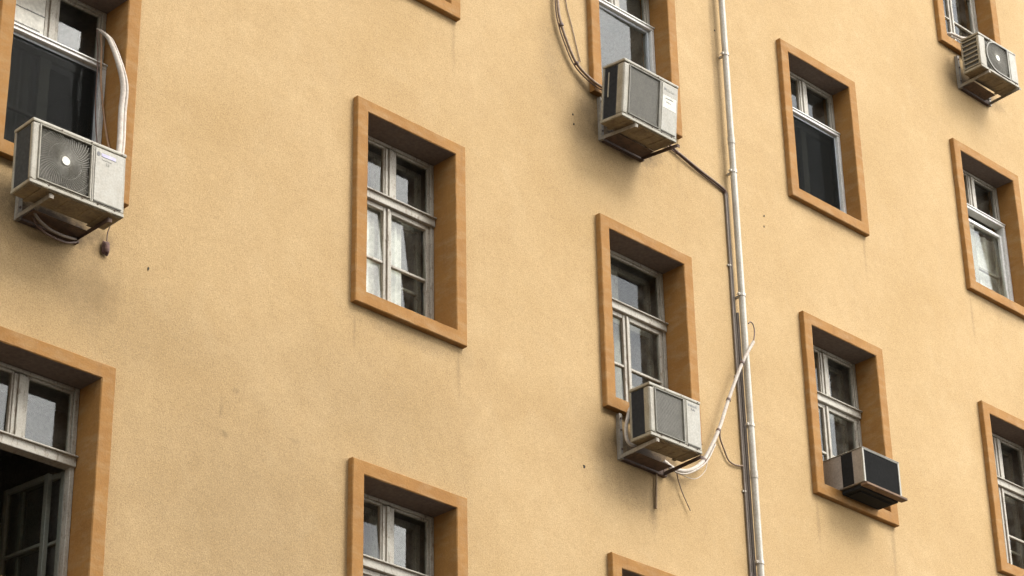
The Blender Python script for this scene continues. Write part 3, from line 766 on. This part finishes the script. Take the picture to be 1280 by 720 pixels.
cable('insulated_hose', 'white insulated hose looping from the greyish air conditioner across the downpipe', 'hose',
      [(hose, lambda s: 0.024 - 0.008 * s, 'hose'), ([(5.165, -0.075, 12.66), (5.205, -0.07, 12.80), (5.20, -0.065, 12.885), (5.165, -0.062, 12.91), (5.13, -0.06, 12.88)], 0.0065, 'cable'),
       ([(3.90, 0.02, 10.98), (4.0, -0.03, 10.93), (4.15, -0.05, 10.98), (4.37, -0.05, 11.15), (4.52, -0.05, 11.38)], 0.008, 'hose'),
       ([(4.02, -0.02, 10.93), (4.2, -0.04, 10.93), (4.35, -0.04, 11.05), (4.42, -0.03, 11.2)], 0.0035, 'hose')],
      [((4.60, -0.03, 11.555), (0.5, 0, 1)), ((4.774, -0.035, 11.935), (0.45, 0, 1)), ((4.993, -0.06, 12.397), (0.43, 0, 1)), ((4.36, -0.03, 11.174), (0.7, 0, 1))], tie_r=0.0245)
tag(MB().tube([(4.66, 0.0, 11.60), (4.69, 0.03, 11.53), (4.74, 0.035, 11.435), (4.80, 0.04, 11.34), (4.846, 0.04, 11.315), (4.92, 0.042, 11.312), (5.02, 0.04, 11.33)], 0.009, 6, True, 5).build('branch_cable', M['cable_tan']),
    'short brown branch cable between the white hose and the conduits', 'cable')
tag(MB().tube([(3.755, 0.02, 11.0), (3.752, 0.04, 10.86), (3.731, 0.045, 10.523)], 0.0105, 8, True, 3).build('drain_stub', M['tan']),
    'short brown drain tube hanging under the greyish air conditioner', 'pipe')
tag(MB().tube([(4.0, -0.02, 11.0), (4.021, 0.02, 10.95), (4.087, 0.03, 10.80), (4.195, 0.03, 10.629)], 0.0055, 6, True, 5).build('loose_wire', M['cable_tan']),
    'loose thin wire dangling under the greyish air conditioner beside the drain tube', 'wire')
HA = [(-2.585, 0.26, 13.02), (-2.572, 0.2, 12.965), (-2.566, 0.1, 12.846), (-2.526, 0.0, 12.571), (-2.488, -0.02, 12.383), (-2.498, -0.03, 12.135), (-2.543, -0.10, 11.73), (-2.64, -0.17, 11.40)]
cable('vertical_hose', 'pale hose running down behind the left side of the greyish air conditioner', 'hose',
      [([(3.36, -0.10, 11.42), (3.30, -0.08, 11.36), (3.255, -0.08, 11.242), (3.228, -0.08, 11.128), (3.237, -0.08, 11.024), (3.29, -0.09, 10.985), (3.36, -0.12, 11.02)], 0.017, 'hose')], ())
cable('white_conditioner_hose', 'white hose bowing out of the window down to the swirl grille air conditioner', 'hose',
      [(HA, lambda q: 0.011 + 0.013 * min(1, q * 2), 'hose'), (off(HA[1:], 0.026, -0.016, -0.012), lambda q: 0.007 + 0.006 * min(1, q * 2), 'hose')], ())
cable('brown_tube', 'two thin brown tubes beside the white hose in the left window', 'pipe',
      [([(-2.56, 0.25, 13.02), (-2.545, 0.24, 12.85), (-2.53, 0.23, 12.5), (-2.48, 0.20, 12.1), (-2.52, 0.0, 11.6), (-2.62, -0.15, 11.3)], 0.009, 'copper'),
       ([(-2.60, 0.24, 13.0), (-2.57, 0.24, 12.7), (-2.57, 0.23, 12.3), (-2.56, 0.18, 11.9), (-2.64, -0.05, 11.45)], 0.006, 'cable')], ())
cable('coolant_loop', 'grey tubes looping under the air conditioner with the swirl grille', 'pipe',
      [([(-3.30, -0.12, 10.93), (-3.24, -0.10, 10.86), (-3.12, -0.08, 10.82), (-2.98, -0.06, 10.82), (-2.84, -0.02, 10.86), (-2.80, 0.02, 10.90)], 0.012, 'conduit'),
       ([(-3.28, -0.06, 10.93), (-3.2, -0.05, 10.83), (-3.08, -0.04, 10.79), (-2.92, -0.02, 10.80), (-2.80, 0.02, 10.86)], 0.009, 'cable')], ())
mb = MB()
bmesh.ops.create_icosphere(mb.bm, subdivisions=3, radius=0.047)
for v in mb.bm.verts:
    k = 1 + 0.16 * math.sin(v.co.x * 90 + 2) * math.cos(v.co.z * 70) + 0.1 * math.sin(v.co.y * 120)
    v.co = Vector((v.co.x * 0.78, v.co.y * 0.55, v.co.z * 1.35)) * k
plug = mb.build('hanging_plug', M['lump'], None, (-2.512, 0.035, 10.925))
tag(plug, 'rotten brown lump hanging on a wire right below the swirl grille air conditioner', 'plug')
MB().tube([(0.0, -0.005, 0.06), (0.0, -0.01, 0.13), (0.01, -0.03, 0.20)], 0.0045, 6, True, 3).build('wire', M['cable'], plug)
cable('sill_tube', 'white tube lying on the sill of the top right window', 'pipe',
      [([(9.40, 0.10, 18.315), (9.42, 0.02, 18.33), (9.483, -0.01, 18.34), (9.60, -0.03, 18.335), (9.66, -0.05, 18.34), (9.72, -0.1, 18.35)], 0.018, 'hose'),
       ([(9.44, 0.06, 18.30), (9.52, 0.0, 18.312), (9.62, -0.02, 18.305)], 0.011, 'hose')], ())

# papers in the left window
pt = empty('paper_notice', (-3.515, 0.312, 12.68)); tag(pt, 'white printed sheets covering the upper left pane of the left window', 'notice')
MB().box(0, 0.50, -0.001, 0.001, 0.0, 0.56).build('sheet', M['paper'], pt)
for zz, x0, ww in ((0.10, 0.02, 0.40), (0.255, 0.17, 0.30), (0.41, 0.06, 0.36)): text_marks(pt, x0, zz, ww, 0.013, -0.0035, M['ink'], name='text_line')

# cloth behind some panes
def curtain(x0, x1, z0, z1, y, label, amp=0.02, mat='curtain'):
    mb = MB(); n = 60; rows = []
    rnd = random.Random(int(x0 * 100))
    ph = [rnd.uniform(0, 6) for _ in range(3)]
    for k in range(n + 1):
        t = k / n; xx = x0 + (x1 - x0) * t
        yy = y + amp * (math.sin(t * 40 + ph[0]) + 0.5 * math.sin(t * 71 + ph[1]))
        rows.append((xx, yy))
    for s in (0, 0.004):
        vs = [(mb.bm.verts.new((a, b + s, z0)), mb.bm.verts.new((a, b + s, z1))) for a, b in rows]
        for k in range(n): mb.bm.faces.new((vs[k][0], vs[k + 1][0], vs[k + 1][1], vs[k][1])).smooth = True
    tag(mb.build('curtain', M[mat]), label, 'curtain')
curtain(-3.47, -2.97, 11.5, 12.66, 0.405, 'dull curtain hanging inside the left window behind the swirl grille air conditioner', 0.010, 'dull_cloth')
curtain(9.40, 10.42, 14.95, 15.98, 0.40, 'pale curtain inside the window with the lowered white sash', 0.008)
curtain(0.145, 0.880, 11.50, 12.60, 0.395, 'white sheet standing in for a bright reflection in the lone window left of centre', 0.010)  # added sheet, its paleness imitates sky reflected in the panes
